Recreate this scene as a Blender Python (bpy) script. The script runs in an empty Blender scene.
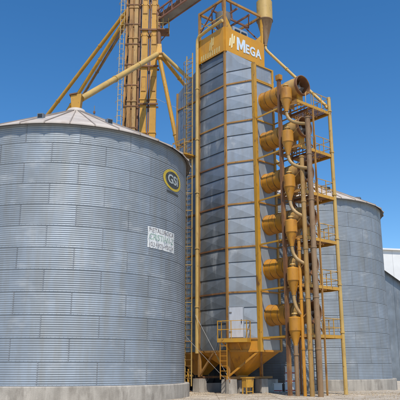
import bpy, math, random
from math import sin, cos, pi, radians, sqrt, atan2, tan, asin, acos
from mathutils import Vector, Matrix
random.seed(7)
S = bpy.context.scene
COL = S.collection

# ------------------------------------------------------------------ camera, sky, sun, exposure
cam = bpy.data.cameras.new('camera')
cam.sensor_width = 36.0
cam.lens = 36.0 * 615 / 400
cam.clip_end = 6000
camo = bpy.data.objects.new('camera', cam)
COL.objects.link(camo)
camo.location = (0, 0, 1.7)
camo.rotation_euler = (radians(90 + 15.1), 0, 0)
S.camera = camo

SUN_AZ, SUN_EL = 10.0, 58.0          # azimuth to the right of straight behind the camera
w = bpy.data.worlds.new('World')
S.world = w
w.use_nodes = True
nt = w.node_tree
bg = nt.nodes['Background']
sky = nt.nodes.new('ShaderNodeTexSky')
sky.sky_type = 'NISHITA'
sky.sun_disc = False
sky.sun_elevation = radians(SUN_EL)
sky.sun_rotation = radians(180 - SUN_AZ)
sky.altitude = 1200
sky.air_density = 1.0
sky.dust_density = 0.15
sky.ozone_density = 1.6
hs = nt.nodes.new('ShaderNodeHueSaturation')          # a deeper, more saturated blue over the whole sky
hs.inputs['Saturation'].default_value = 1.32
nt.links.new(sky.outputs[0], hs.inputs['Color'])
nt.links.new(hs.outputs[0], bg.inputs[0])
bg.inputs[1].default_value = 0.15
sl = bpy.data.lights.new('sun', 'SUN')
sl.energy = 4.0
sl.angle = radians(0.53)
sl.color = (1.0, 0.95, 0.87)
so = bpy.data.objects.new('sun', sl)
COL.objects.link(so)
sd = Vector((sin(radians(SUN_AZ)) * cos(radians(SUN_EL)), -cos(radians(SUN_AZ)) * cos(radians(SUN_EL)), sin(radians(SUN_EL))))
so.rotation_euler = sd.to_track_quat('Z', 'Y').to_euler()
so.location = (0, -20, 60)
S.view_settings.view_transform = 'Standard'
S.view_settings.look = 'None'
S.view_settings.gamma = 1.0
S.view_settings.exposure = 0.14

# ------------------------------------------------------------------ materials
def lin(c):
    return tuple((x / 12.92 if x <= .04045 else ((x + .055) / 1.055) ** 2.4) for x in c)

MATS = {}
def mat(name, col, rough=.5, metal=0.0, var=.12, col2=None, thr=.6, soft=.12, sc=1.2, zs=1.0, amount=1.0,
        dust=None, dust_amt=.25, rnd=.06, bump=.15, bsc=30.0, detail=6.0, speck=None, sthr=.63):
    """paint / metal / concrete: blotchy value change, a second colour in noise patches (rust, oxide), streaks"""
    m = bpy.data.materials.new(name)
    m.use_nodes = True
    n, l = m.node_tree.nodes, m.node_tree.links
    b = n['Principled BSDF']
    b.inputs['Roughness'].default_value = rough
    b.inputs['Metallic'].default_value = metal
    geo = n.new('ShaderNodeNewGeometry')
    def noise(scale, zscale, det=detail, off=0.0):
        mp = n.new('ShaderNodeMapping')
        mp.inputs['Scale'].default_value = (scale, scale, scale * zscale)
        mp.inputs['Location'].default_value = (off, off * .7, off * .3)
        l.new(geo.outputs['Position'], mp.inputs['Vector'])
        t = n.new('ShaderNodeTexNoise')
        t.inputs['Scale'].default_value = 1.0
        t.inputs['Detail'].default_value = det
        t.inputs['Roughness'].default_value = .62
        l.new(mp.outputs[0], t.inputs['Vector'])
        return t.outputs['Fac']
    def ramp(fac, a, c):
        r = n.new('ShaderNodeMapRange')
        r.inputs['From Min'].default_value = a
        r.inputs['From Max'].default_value = c
        l.new(fac, r.inputs['Value'])
        return r.outputs[0]
    def mix(fac, a, c, mode='MIX'):
        x = n.new('ShaderNodeMix')
        x.data_type = 'RGBA'
        x.blend_type = mode
        for s_, v_ in ((x.inputs[0], fac), (x.inputs[6], a), (x.inputs[7], c)):
            if isinstance(v_, (int, float)): s_.default_value = v_
            elif isinstance(v_, tuple): s_.default_value = (*v_, 1)
            else: l.new(v_, s_)
        return x.outputs[2]
    cur = mix(ramp(noise(.7, 1), .35, .65), tuple(x * (1 - var) for x in col), tuple(min(1, x * (1 + var)) for x in col))
    if dust:
        f = n.new('ShaderNodeMath'); f.operation = 'MULTIPLY'
        l.new(ramp(noise(2.2, .12, off=11), .42, .72), f.inputs[0]); f.inputs[1].default_value = dust_amt
        cur = mix(f.outputs[0], cur, dust)
    if col2:
        f = n.new('ShaderNodeMath'); f.operation = 'MULTIPLY'
        l.new(ramp(noise(sc, zs, off=3.3), thr, thr + soft), f.inputs[0]); f.inputs[1].default_value = amount
        cur = mix(f.outputs[0], cur, col2)
        rr = mix(f.outputs[0], (rough,) * 3, (.85,) * 3)
        l.new(rr, b.inputs['Roughness'])
        if metal > 0:
            mm = mix(f.outputs[0], (metal,) * 3, (metal * .25,) * 3)
            l.new(mm, b.inputs['Metallic'])
    if speck:                                            # small chips and runs of rust
        f = n.new('ShaderNodeMath'); f.operation = 'MULTIPLY'
        l.new(ramp(noise(7.0, .35, 8.0, off=21), sthr, sthr + .05), f.inputs[0]); f.inputs[1].default_value = .8
        cur = mix(f.outputs[0], cur, speck)
    if rnd:
        oi = n.new('ShaderNodeObjectInfo')
        r = n.new('ShaderNodeMapRange')
        r.inputs['To Min'].default_value = 1 - rnd
        r.inputs['To Max'].default_value = 1 + rnd
        l.new(oi.outputs['Random'], r.inputs['Value'])
        hv = n.new('ShaderNodeHueSaturation')
        l.new(r.outputs[0], hv.inputs['Value'])
        l.new(cur, hv.inputs['Color'])
        cur = hv.outputs[0]
    l.new(cur, b.inputs['Base Color'])
    if bump:
        bp = n.new('ShaderNodeBump')
        bp.inputs['Strength'].default_value = bump
        bp.inputs['Distance'].default_value = .02
        l.new(noise(bsc, 1, 3.0), bp.inputs['Height'])
        l.new(bp.outputs[0], b.inputs['Normal'])
    MATS[name] = m
    return m

RUST = (.13, .055, .02)
M_galv = mat('galvanised_sheet', (.265, .30, .335), .56, .22, .10, (.48, .49, .49), .56, .16, .7, 2.2, .42, dust=(.24, .235, .21), dust_amt=.65, rnd=.08, bump=.08, bsc=14)
M_lap = mat('lap_joint_sheet', (.275, .30, .325), .57, .2, .12, (.24, .21, .175), .57, .14, 1.2, .5, .5, rnd=.1, bump=.08)
M_bolt = mat('bolt_head', (.27, .265, .26), .55, .3, .2, rnd=.1, bump=0)
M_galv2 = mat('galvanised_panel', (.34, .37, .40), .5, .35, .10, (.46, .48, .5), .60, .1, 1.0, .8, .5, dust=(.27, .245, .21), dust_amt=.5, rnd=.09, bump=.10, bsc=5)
M_galvd = mat('dark_sheet', (.20, .22, .24), .43, .5, .18, (.34, .35, .355), .55, .15, 1.3, .25, .7, dust=(.16, .15, .13), dust_amt=.35, rnd=.10, bump=.12, bsc=5)  # darker base tone, with pale patches and dust streaks
M_galvm = mat('weathered_mid_sheet', (.22, .25, .28), .42, .45, .15, (.36, .37, .38), .58, .12, 1.0, .4, .5, rnd=.08, bump=.1, bsc=5)
M_roof = mat('roof_sheet', (.50, .435, .375), .65, .05, .10, (.34, .245, .18), .53, .16, 1.1, 1, .65, rnd=.05, bump=.06)
M_rib = mat('dusty_rib', (.34, .285, .24), .7, 0, .15, rnd=.1)
M_seam = mat('seam_metal', (.30, .31, .32), .5, .5, .1, rnd=.05)
M_yel = mat('yellow_paint', (.54, .27, .022), .48, 0, .12, RUST, .62, .08, 2.2, .3, .8, dust=(.40, .25, .08), dust_amt=.4, rnd=.06, bump=.08, speck=(.15, .07, .03), sthr=.60)
M_ora = mat('orange_paint', (.50, .215, .014), .45, 0, .14, (.22, .085, .02), .56, .14, 1.6, .35, .8, dust=(.32, .17, .055), dust_amt=.45, rnd=.12, bump=.08, speck=(.15, .07, .03))
M_sign = mat('sign_orange_paint', (.60, .27, .014), .42, 0, .07, (.36, .16, .03), .60, .12, 2, .25, .6, dust=(.42, .24, .07), dust_amt=.45, rnd=.02, bump=.04)
M_cream = mat('cream_pipe_paint', (.52, .335, .095), .5, 0, .12, (.30, .16, .055), .58, .12, 1.8, .35, .7, dust=(.42, .29, .13), dust_amt=.4, rnd=.05, bump=.08, speck=(.15, .07, .03))
M_dct = mat('faded_duct_paint', (.46, .265, .07), .5, 0, .14, (.22, .10, .035), .55, .13, 1.6, .4, .7, dust=(.40, .27, .13), dust_amt=.5, rnd=.06, bump=.1, speck=(.15, .07, .03))
M_elb = mat('elbow_paint', (.40, .25, .09), .5, 0, .14, (.25, .13, .05), .55, .12, 1.8, .4, .7, dust=(.38, .28, .17), dust_amt=.4, rnd=.08, bump=.1, speck=(.15, .07, .03))
M_tan2 = mat('ochre_pipe_paint', (.40, .225, .06), .55, 0, .18, (.20, .09, .03), .54, .12, 1.5, .3, .75, dust=(.36, .25, .13), dust_amt=.4, rnd=.06, bump=.1, speck=(.15, .07, .03), sthr=.6)
M_tan = mat('tan_pipe_paint', (.25, .145, .065), .6, 0, .2, (.15, .075, .032), .52, .12, 1.5, .3, .7, dust=(.33, .24, .16), dust_amt=.4, rnd=.08, bump=.08, speck=(.15, .07, .03), sthr=.60)
M_brn = mat('rusty_steel', (.19, .085, .035), .7, 0, .25, (.34, .17, .04), .56, .1, 1.8, .4, .7, rnd=.1, bump=.15)
M_rust2 = mat('red_brown_steel', (.22, .10, .06), .7, 0, .2, (.34, .22, .14), .58, .1, 2, .5, .6, rnd=.1, bump=.15)
M_obr = mat('faded_orange_steel', (.36, .18, .045), .6, 0, .2, RUST, .55, .1, 2, .3, .7, rnd=.08, bump=.12, speck=(.15, .07, .03))
M_gry = mat('grey_brown_steel', (.20, .185, .17), .6, .2, .2, RUST, .58, .1, 2, .3, .6, rnd=.08, bump=.12)
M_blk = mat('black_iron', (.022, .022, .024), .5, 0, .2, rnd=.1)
M_bdk = mat('dark_brown_sheet', (.055, .045, .038), .7, 0, .2, (.11, .07, .04), .58, .1, 1.5, .4, .6, rnd=0, bump=.1)  # plain dark brown; on the backdrop box it stands in for shade
M_conc = mat('pier_concrete', (.42, .375, .315), .85, 0, .16, (.22, .19, .155), .50, .15, 1.6, .4, .8, dust=(.17, .145, .115), dust_amt=.6, rnd=.05, bump=.5, bsc=18)
M_gnd = mat('dusty_ground', (.47, .395, .30), .95, 0, .15, (.36, .295, .215), .5, .2, .45, 1, .7, rnd=0, bump=.6, bsc=9)
M_yard = mat('yard_concrete', (.47, .40, .31), .9, 0, .2, (.30, .24, .175), .48, .16, .8, 1, .8, speck=(.24, .19, .13), sthr=.56, rnd=.07, bump=.4, bsc=12)
M_grit = mat('grit', (.36, .27, .16), .9, 0, .3, (.22, .18, .14), .5, .1, 3, 1, .8, rnd=0, bump=0)
M_white = mat('white_sheet', (.74, .73, .70), .55, 0, .05, (.55, .52, .47), .64, .1, .8, .3, .4, rnd=.05, bump=.05)
M_wpaint = mat('faded_white_paint', (.66, .66, .63), .7, 0, .08, (.34, .365, .39), .53, .05, 6, .6, .9, rnd=0, bump=.05)
M_red = mat('red_stripe_paint', (.42, .06, .045), .5, 0, .1, rnd=0)
M_cable = mat('steel_cable', (.40, .38, .35), .7, .1, .1, rnd=0, bump=0)
M_lyel = mat('logo_yellow', (.52, .37, .035), .6, 0, .08, (.30, .24, .08), .55, .1, 5, .6, .6, rnd=0, bump=0)
M_ldark = mat('logo_dark', (.045, .05, .05), .6, 0, .1, (.12, .13, .13), .55, .1, 5, .6, .7, rnd=0, bump=0)
M_llite = mat('logo_pale', (.40, .43, .42), .6, 0, .08, (.2, .22, .22), .55, .1, 6, .6, .7, rnd=0, bump=0)
M_green = mat('faded_green_lettering', (.16, .30, .21), .7, 0, .15, (.50, .53, .50), .50, .08, 7, .6, .85, rnd=0, bump=0)
M_dkred = mat('faded_dark_lettering', (.15, .12, .12), .7, 0, .15, (.50, .50, .49), .52, .08, 7, .6, .85, rnd=0, bump=0)
M_pale = mat('sign_pale_lettering', (.60, .68, .74), .45, 0, .04, rnd=0, bump=0)
M_emb = mat('sign_cream_emblem', (.80, .72, .42), .45, 0, .04, rnd=0, bump=0)
M_door = mat('pale_door_sheet', (.55, .57, .61), .5, .2, .08, (.40, .38, .35), .56, .12, 2.5, .3, .6, dust=(.36, .32, .27), dust_amt=.4, rnd=0, bump=.05)
M_glass = mat('dark_glass', (.03, .04, .05), .12, 0, .1, rnd=0, bump=0)

# ------------------------------------------------------------------ mesh helpers (world coordinates)
class G:
    def __init__(s): s.v = []; s.f = []; s.s = []
    def add(s, vs, fs, smooth=False):
        o = len(s.v)
        s.v += [Vector(p) for p in vs]
        for f in fs: s.f.append([i + o for i in f]); s.s.append(smooth)
        return s
    def hexa(s, p):            # 8 points: bottom 4 ccw, top 4 ccw
        return s.add(p, [(3, 2, 1, 0), (4, 5, 6, 7), (0, 1, 5, 4), (1, 2, 6, 5), (2, 3, 7, 6), (3, 0, 4, 7)])
    def box(s, a, b):
        (x0, y0, z0), (x1, y1, z1) = a, b
        return s.hexa([(x0, y0, z0), (x1, y0, z0), (x1, y1, z0), (x0, y1, z0), (x0, y0, z1), (x1, y0, z1), (x1, y1, z1), (x0, y1, z1)])
    def bar(s, p, q, wd, ht, up=(0, 0, 1)):
        p, q = Vector(p), Vector(q)
        d = (q - p).normalized(); u = Vector(up)
        if abs(d.dot(u)) > .97: u = DU if abs(d.dot(u)) > .97 else u
        r = d.cross(u).normalized(); u = r.cross(d).normalized()
        r *= wd / 2; u *= ht / 2
        return s.hexa([p - r - u, p + r - u, q + r - u, q - r - u, p - r + u, p + r + u, q + r + u, q - r + u])
    def tube(s, pts, r, n=12, cap=True, radii=None):
        pts = [Vector(p) for p in pts]
        o = len(s.v); k = len(pts)
        prev = None
        for i, p in enumerate(pts):
            d = (pts[min(i + 1, k - 1)] - pts[max(i - 1, 0)]).normalized()
            if prev is None:
                a = Vector((0, 0, 1)) if abs(d.z) < .9 else Vector((1, 0, 0))
                a = (a - d * a.dot(d)).normalized()
            else:
                a = (prev - d * prev.dot(d)).normalized()
            prev = a; b = d.cross(a)
            rr = radii[i] if radii else r
            for j in range(n):
                t = 2 * pi * j / n
                s.v.append(p + a * cos(t) * rr + b * sin(t) * rr)
        for i in range(k - 1):
            for j in range(n):
                s.f.append([o + i * n + j, o + i * n + (j + 1) % n, o + (i + 1) * n + (j + 1) % n, o + (i + 1) * n + j]); s.s.append(True)
        if cap:
            s.f.append([o + j for j in range(n)][::-1]); s.s.append(False)
            s.f.append([o + (k - 1) * n + j for j in range(n)]); s.s.append(False)
        return s
    def lathe(s, base, axis, prof, n=28, ref=None):
        """prof: (distance along axis, radius)"""
        base = Vector(base); ax = Vector(axis).normalized()
        a = Vector((0, 0, 1)) if abs(ax.z) < .9 else Vector((1, 0, 0))
        a = (a - ax * a.dot(ax)).normalized(); b = ax.cross(a)
        o = len(s.v)
        for (h, r) in prof:
            for j in range(n):
                t = 2 * pi * j / n
                s.v.append(base + ax * h + a * cos(t) * r + b * sin(t) * r)
        for i in range(len(prof) - 1):
            for j in range(n):
                s.f.append([o + i * n + j, o + i * n + (j + 1) % n, o + (i + 1) * n + (j + 1) % n, o + (i + 1) * n + j]); s.s.append(True)
        return s

def mesh_obj(name, g, m, root=None, autosmooth=True):
    """links g (world coordinates) as one mesh; under root it is stored in root's own space"""
    me = bpy.data.meshes.new(name)
    inv = root.matrix_basis.inverted() if root else Matrix()
    if root and root.parent: inv = inv @ root.parent.matrix_basis.inverted()
    me.from_pydata([tuple(inv @ p) for p in g.v], [], g.f)
    me.polygons.foreach_set('use_smooth', g.s)
    me.materials.append(m)
    me.update()
    if autosmooth and any(g.s):
        me.set_sharp_from_angle(angle=radians(38))
    o = bpy.data.objects.new(name, me)
    COL.objects.link(o)
    if root: o.parent = root
    return o

def tag(o, label=None, cat=None, group=None, kind=None):
    if label: o['label'] = label
    if cat: o['category'] = cat
    if group: o['group'] = group
    if kind: o['kind'] = kind
    return o

def thing(name, label, cat, loc=(0, 0, 0), rz=0.0, group=None):
    o = bpy.data.objects.new(name, None)
    COL.objects.link(o)
    o.location = loc; o.rotation_euler = (0, 0, rz)
    o.empty_display_size = .3
    o.matrix_basis = Matrix.Translation(loc) @ Matrix.Rotation(rz, 4, 'Z')
    return tag(o, label, cat, group)

def copy_thing(src, loc, label):
    r = src.copy(); COL.objects.link(r); r.location = loc; r['label'] = label
    for c in list(src.children):
        d = c.copy(); COL.objects.link(d); d.parent = r
        for e in list(c.children):
            h = e.copy(); COL.objects.link(h); h.parent = d
    return r

# dryer frame of reference: u along the sign face (recedes right), v out of the sign face
PH = radians(50.2)
DU = Vector((sin(PH), cos(PH), 0)); DV = Vector((cos(PH), -sin(PH), 0))
C0 = Vector((1.79, 40, 0)); RZ = atan2(DU.y, DU.x)
def W(u, v, z): return C0 + DU * u + DV * v + Vector((0, 0, z))
def uvbox(g, u0, u1, v0, v1, z0, z1):
    return g.hexa([W(u0, v1, z0), W(u1, v1, z0), W(u1, v0, z0), W(u0, v0, z0), W(u0, v1, z1), W(u1, v1, z1), W(u1, v0, z1), W(u0, v0, z1)])

def px(x, y, Y):
    """point of the photograph (400 px wide) at distance Y ahead of the camera"""
    th = radians(15.1); a = (x - 200) / 615; b = (200 - y) / 615
    dy = cos(th) - b * sin(th); s = Y / dy
    return Vector((a * s, Y, 1.7 + (sin(th) + b * cos(th)) * s))

# ------------------------------------------------------------------ ground
g = G()
N = 40
vs = []; fs = []
rad = [0, 8, 16, 24, 30, 36, 42, 50, 60, 80, 120, 200, 400, 900, 2500]
for i, r in enumerate(rad):
    for j in range(N):
        t = 2 * pi * j / N
        zz = -.02 + (.02 * random.uniform(-1, 1) if 4 < r < 100 else 0)
        vs.append((r * sin(t), 30 + r * cos(t), min(zz, -.004)))
for i in range(len(rad) - 1):
    for j in range(N):
        fs.append((i * N + j, i * N + (j + 1) % N, (i + 1) * N + (j + 1) % N, (i + 1) * N + j))
g.add(vs, fs, True)
gr = mesh_obj('ground', g, M_gnd); tag(gr, kind='structure')
# concrete yard slabs
yard = mesh_obj('concrete_yard', G().add([(-2.4, 30, .002), (14, 30, .002), (14, 47, .002), (-2.4, 47, .002)], [(0, 1, 2, 3)]), M_yard)
tag(yard, kind='structure')
random.seed(3)
yi = 0
for ix in range(5):
    for iy in range(5):
        x0 = -2.2 + ix * 3.2; y0 = 30.2 + iy * 3.3
        gg = G().box((x0, y0, -.02), (x0 + 3.17, y0 + 3.27, .03 + random.uniform(0, .006)))
        mesh_obj('slab', gg, M_yard, yard)

# ------------------------------------------------------------------ grain silos
R = 7.1; ZB = .78; RH = 1.095; NR = 12; NS = 16; ZE = ZB + NR * RH
def make_sheet_mesh():
    g = G(); prof = [(0.0, -.006), (.016, -.006), (.02, .010)]
    steps = 6 * 10; z0 = .03; z1 = RH
    for i in range(steps + 1):
        t = i / steps
        prof.append((z0 + (z1 - z0) * t, .0105 * cos(2 * pi * 10 * t)))
    na = 9; a1 = 2 * pi / NS
    cols = []
    for k in range(na + 1):
        t = k / na; a = .0003 + (a1 - .0006) * t
        off = .007 * t                                   # one end laps over the next sheet
        cols.append((a, off))
    for (a, off) in cols:
        for (z, d) in prof:
            r = R + d + off
            g.v.append(Vector((r * sin(a), -r * cos(a), z)))
    m = len(prof)
    for k in range(na):
        for i in range(m - 1):
            g.f.append([k * m + i, (k + 1) * m + i, (k + 1) * m + i + 1, k * m + i + 1]); g.s.append(True)
    # folded end
    o = len(g.v)
    for (z, d) in prof:
        r = R + d - .03; a = cols[-1][0]
        g.v.append(Vector((r * sin(a), -r * cos(a), z)))
    for i in range(m - 1):
        g.f.append([na * m + i, o + i, o + i + 1, na * m + i + 1]); g.s.append(False)
    nsheet = len(g.f)
    mi = [0] * nsheet
    for k in range(na):                                  # lap at the lower edge
        for i in range(2): mi[k * (m - 1) + i] = 1
    # lap strip with two rows of bolts at the end of the sheet, bolts along the lower lap
    a = cols[-1][0]; w_ = .055 / R
    o = len(g.v)
    for aa in (a - w_, a):
        for (z, d) in prof: g.v.append(Vector(((R + d + .0095) * sin(aa), -(R + d + .0095) * cos(aa), z)))
    for i in range(m - 1):
        g.f.append([o + i, o + m + i, o + m + i + 1, o + i + 1]); g.s.append(True); mi.append(1)
    def bolt(aa, z, rr):
        d = Vector((sin(aa), -cos(aa), 0)); t_ = Vector((cos(aa), sin(aa), 0)); p = d * rr; b_ = .011
        p.z = z; o = len(g.v); up = Vector((0, 0, b_))
        g.v.extend([p - t_ * b_ - up, p + t_ * b_ - up, p + t_ * b_ + up, p - t_ * b_ + up])
        q = p + d * .007
        g.v.extend([q - t_ * b_ * .8 - up * .8, q + t_ * b_ * .8 - up * .8, q + t_ * b_ * .8 + up * .8, q - t_ * b_ * .8 + up * .8])
        for f in ((4, 5, 6, 7), (0, 1, 5, 4), (1, 2, 6, 5), (2, 3, 7, 6), (3, 0, 4, 7)):
            g.f.append([o + i for i in f]); g.s.append(False); mi.append(2)
    for i in range(20):
        zz = z0 + (z1 - z0) * (i + .5) / 20
        for aa in (a - w_ * .78, a - w_ * .25): bolt(aa, zz, R + .012)
    for i in range(14): bolt(a1 * (i + .5) / 14, .045, R + .008)
    me = bpy.data.meshes.new('wall_sheet')
    me.from_pydata([tuple(p) for p in g.v], [], g.f)
    me.polygons.foreach_set('use_smooth', g.s)
    for mm in (M_galv, M_lap, M_bolt): me.materials.append(mm)
    me.polygons.foreach_set('material_index', mi); me.update()
    me.set_sharp_from_angle(angle=radians(60))
    return me
SHEET = make_sheet_mesh()
NP = 36; RISE = 3.5; RO = R + .32; RT = .55
def make_roof_panel():
    g = G(); a1 = 2 * pi / NP; nr = 5; na = 4
    for i in range(nr + 1):
        t = i / nr; r = RO + (RT - RO) * t; z = -.09 + (RISE + .09) * t
        for k in range(na + 1):
            s = k / na; a = a1 * s
            rr = r * cos(a1 / 2) / cos(a - a1 / 2) - .02 * sin(pi * s) * (1 - t)
            g.v.append(Vector((rr * sin(a), -rr * cos(a), z + .02 * sin(pi * s) * (1 - t))))
    m = na + 1
    for i in range(nr):
        for k in range(na):
            g.f.append([i * m + k, i * m + k + 1, (i + 1) * m + k + 1, (i + 1) * m + k]); g.s.append(True)
    # turned-down lip at the eave
    o = len(g.v)
    for k in range(m):
        p = g.v[k].copy(); p.z -= .07; g.v.append(p)
    for k in range(na):
        g.f.append([o + k, o + k + 1, k + 1, k]); g.s.append(False)
    me = bpy.data.meshes.new('roof_panel')
    me.from_pydata([tuple(p) for p in g.v], [], g.f)
    me.polygons.foreach_set('use_smooth', g.s); me.materials.append(M_roof); me.update()
    rg = G()
    p0 = Vector((0, -(RO + .03), -.10)); p1 = Vector((0, -RT, RISE + .03))
    rg.hexa([p0 + Vector((-.035, 0, -.05)), p0 + Vector((.035, 0, -.05)), p1 + Vector((.02, 0, -.03)), p1 + Vector((-.02, 0, -.03)),
             p0 + Vector((-.03, 0, .05)), p0 + Vector((.03, 0, .05)), p1 + Vector((.015, 0, .05)), p1 + Vector((-.015, 0, .05))])
    rm = bpy.data.meshes.new('roof_rib')
    rm.from_pydata([tuple(p) for p in rg.v], [], rg.f); rm.materials.append(M_rib); rm.update()
    return me, rm
RPAN, RRIB = make_roof_panel()

def link(name, me, parent, loc=(0, 0, 0), rz=0.0):
    o = bpy.data.objects.new(name, me); COL.objects.link(o)
    o.parent = parent; o.location = loc; o.rotation_euler = (0, 0, rz)
    return o

def silo(cx, cy, label, hatches):
    t = thing('grain_silo', label, 'silo', (cx, cy, 0), 0, 'corrugated grain silos')
    for i in range(NR):
        for k in range(NS):
            link('wall_sheet', SHEET, t, (0, 0, ZB + i * RH), 2 * pi * (k + (.5 if i % 2 else 0)) / NS + .06)
    for k in range(NP):
        link('roof_panel', RPAN, t, (0, 0, ZE), 2 * pi * k / NP)
        link('roof_rib', RRIB, t, (0, 0, ZE), 2 * pi * k / NP)
    c = Vector((cx, cy, 0))
    f = G().lathe(c, (0, 0, 1), [(-.1, R + .30), (ZB - .04, R + .30), (ZB, R + .26), (ZB, R - .5)], 72)
    mesh_obj('foundation', f, M_conc, t)
    e = G().lathe(c + Vector((0, 0, ZE)), (0, 0, 1), [(-.10, R + .012), (-.10, R + .05), (-.03, R + .06), (-.01, R - .05)], 72)
    mesh_obj('eave_ring', e, M_seam, t)
    inn = G().lathe(c, (0, 0, 1), [(ZB - .02, R - .06), (ZE, R - .06)], 48)
    mesh_obj('inner_lining', inn, M_seam, t)
    e = G().lathe(c + Vector((0, 0, ZE + RISE)), (0, 0, 1), [(-.12, RT + .12), (.06, RT + .10), (.22, RT), (.22, .0)], 28)
    mesh_obj('roof_collar', e, M_roof, t)
    sl_ = RISE / (RO - RT)
    for (ang, rr) in hatches:
        a = radians(ang)
        p = c + Vector((rr * sin(a), -rr * cos(a), ZE + (RO - rr) * sl_ - .02))
        d = Vector((sin(a), -cos(a), 0)); s_ = Vector((cos(a), sin(a), 0))
        K = .58; V3 = lambda a_, b_, c_: p + d * (a_ * K) + s_ * (b_ * K) + Vector((0, 0, c_ * K))
        hg = G().hexa([V3(.3, -.27, -.3), V3(.3, .27, -.3), V3(-.3, .27, .0), V3(-.3, -.27, .0), V3(.36, -.27, .3), V3(.36, .27, .3), V3(-.3, .27, .4), V3(-.3, -.27, .4)])
        ho = mesh_obj('roof_vent', hg, M_galvm, t)
        mg = G().hexa([V3(.318, -.22, -.16), V3(.318, .22, -.16), V3(.25, .22, -.16), V3(.25, -.22, -.16), V3(.368, -.22, .22), V3(.368, .22, .22), V3(.25, .22, .22), V3(.25, -.22, .22)])
        gg = mesh_obj('vent_opening', mg, M_blk, None)
        me = gg.data; me.transform(t.matrix_basis.inverted()); gg.parent = ho
    return t
LS = (-8.0, 36.9)
RS = (8.0, 51.2)
s1 = silo(*LS, 'large corrugated silo in the left foreground with white painted sign and oval logo', [(-8, 5.4), (32, 5.4), (75, 5.4), (-50, 5.4), (140, 5.4)])
s2 = silo(*RS, 'corrugated silo standing behind the orange fan ducts and access platforms', [(25, 4.9), (62, 5.6), (-30, 5.2), (-80, 5.2), (150, 5.4)])

# --- painted marks on the near silo
def cyl_hit(x, y, rr=R + .02, c=LS):
    d = px(x, y, 1.0) - Vector((0, 0, 1.7)); o = Vector((0, 0, 1.7))
    ox, oy = o.x - c[0], o.y - c[1]
    A = d.x ** 2 + d.y ** 2; B = 2 * (ox * d.x + oy * d.y); C = ox * ox + oy * oy - rr * rr
    s = (-B - sqrt(B * B - 4 * A * C)) / (2 * A); p = o + d * s
    return atan2(p.x - c[0], -(p.y - c[1])), p.z
def on_cyl(a, z, rr): return Vector((LS[0] + rr * sin(a), LS[1] - rr * cos(a), z))

def text_geo(body, size, bold=.0, spacing=1.0, extrude=0.0, res=3):
    cu = bpy.data.curves.new('t', 'FONT'); cu.body = body; cu.size = size; cu.offset = bold
    cu.align_x = 'CENTER'; cu.align_y = 'CENTER'; cu.space_character = spacing; cu.resolution_u = res; cu.extrude = extrude
    o = bpy.data.objects.new('t', cu); COL.objects.link(o)
    dg = bpy.context.evaluated_depsgraph_get(); dg.update()
    me = bpy.data.meshes.new_from_object(o.evaluated_get(dg))
    vs = [v.co.copy() for v in me.vertices]; fs = [list(p.vertices) for p in me.polygons]
    bpy.data.objects.remove(o); bpy.data.curves.remove(cu); bpy.data.meshes.remove(me)
    return vs, fs

def bent_patch(a0, z0, fn, nx, nz, rr):
    g = G(); vs = []; fs = []
    for i in range(nx + 1):
        for j in range(nz + 1):
            x, z = fn(i / nx, j / nz); vs.append(on_cyl(a0 + x / R, z0 + z, rr))
    for i in range(nx):
        for j in range(nz):
            fs.append((i * (nz + 1) + j, (i + 1) * (nz + 1) + j, (i + 1) * (nz + 1) + j + 1, i * (nz + 1) + j + 1))
    return g.add(vs, fs, True)
def add_child(name, g, m, part, root):
    o = mesh_obj(name, g, m, None); o.data.transform(root.matrix_basis.inverted()); o.parent = part; return o

a0, z0 = cyl_hit(161, 239.5)
aL, zL = cyl_hit(147.5, 238); aR, zR = cyl_hit(174, 240)
wS = (aR - aL) * R; hS = cyl_hit(161, 229)[1] - cyl_hit(161, 250)[1]
a0 = (aL + aR) / 2
random.seed(21)
def rag(s, t):
    x, z = (s - .5) * wS, (t - .5) * hS
    if t in (0, 1): z += random.uniform(-.015, .01) * (1 if t else -1)
    if s in (0, 1): x += random.uniform(-.015, .01) * (1 if s else -1)
    return x, z
sg = bent_patch(a0, z0, rag, 26, 12, R + .024)
sp = mesh_obj('painted_sign', sg, M_wpaint, s1)
sp['label'] = 'faded white painted sign with lettering on the silo wall'
for body, zz, sz, mm in (('METALURGICA', .34, .28, M_dkred), ('CRISTIAN-Z', .02, .40, M_green), ('(03492)-45024', -.33, .28, M_dkred)):
    vs, fs = text_geo(body, sz * hS, 0.0)
    wx = max(v.x for v in vs) - min(v.x for v in vs); k = wS * .90 / wx
    g = G().add([on_cyl(a0 + v.x * k / R, z0 + zz * hS + v.y, R + .029) for v in vs], fs)
    add_child('lettering', g, mm, sp, s1)
a0, z0 = cyl_hit(173.2, 180.6)
aL, _ = cyl_hit(165.2, 177.5); aR, _ = cyl_hit(181.3, 184)
ew = (aR - aL) * R / 2; eh = .62
def ell(k0, k1, rr, n=40):
    g = G(); vs = []; fs = []
    for i in range(n):
        t = 2 * pi * i / n
        for k in (k0, k1): vs.append(on_cyl(a0 + ew * k * cos(t) / R, z0 + eh * k * sin(t), rr))
    for i in range(n):
        j = (i + 1) % n; fs.append((2 * i, 2 * i + 1, 2 * j + 1, 2 * j))
    return g.add(vs, fs)
lg = mesh_obj('oval_logo', ell(.79, 1.0, R + .026), M_lyel, s1)
lg['label'] = 'oval logo with a yellow ring round dark lettering field'
add_child('logo_field', ell(.0, .79, R + .023), M_ldark, lg, s1)
vs, fs = text_geo('GSI', .72, .02)
wx = max(v.x for v in vs) - min(v.x for v in vs); k = ew * 1.12 / wx
add_child('lettering', G().add([on_cyl(a0 + v.x * k / R, z0 + v.y, R + .031) for v in vs], fs), M_llite, lg, s1)
dsh = bent_patch(a0, z0 - eh * 1.22, lambda s, t: ((s - .5) * ew * 1.3, (t - .5) * .13), 8, 1, R + .024)
add_child('logo_strapline', dsh, M_ldark, lg, s1)
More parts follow.
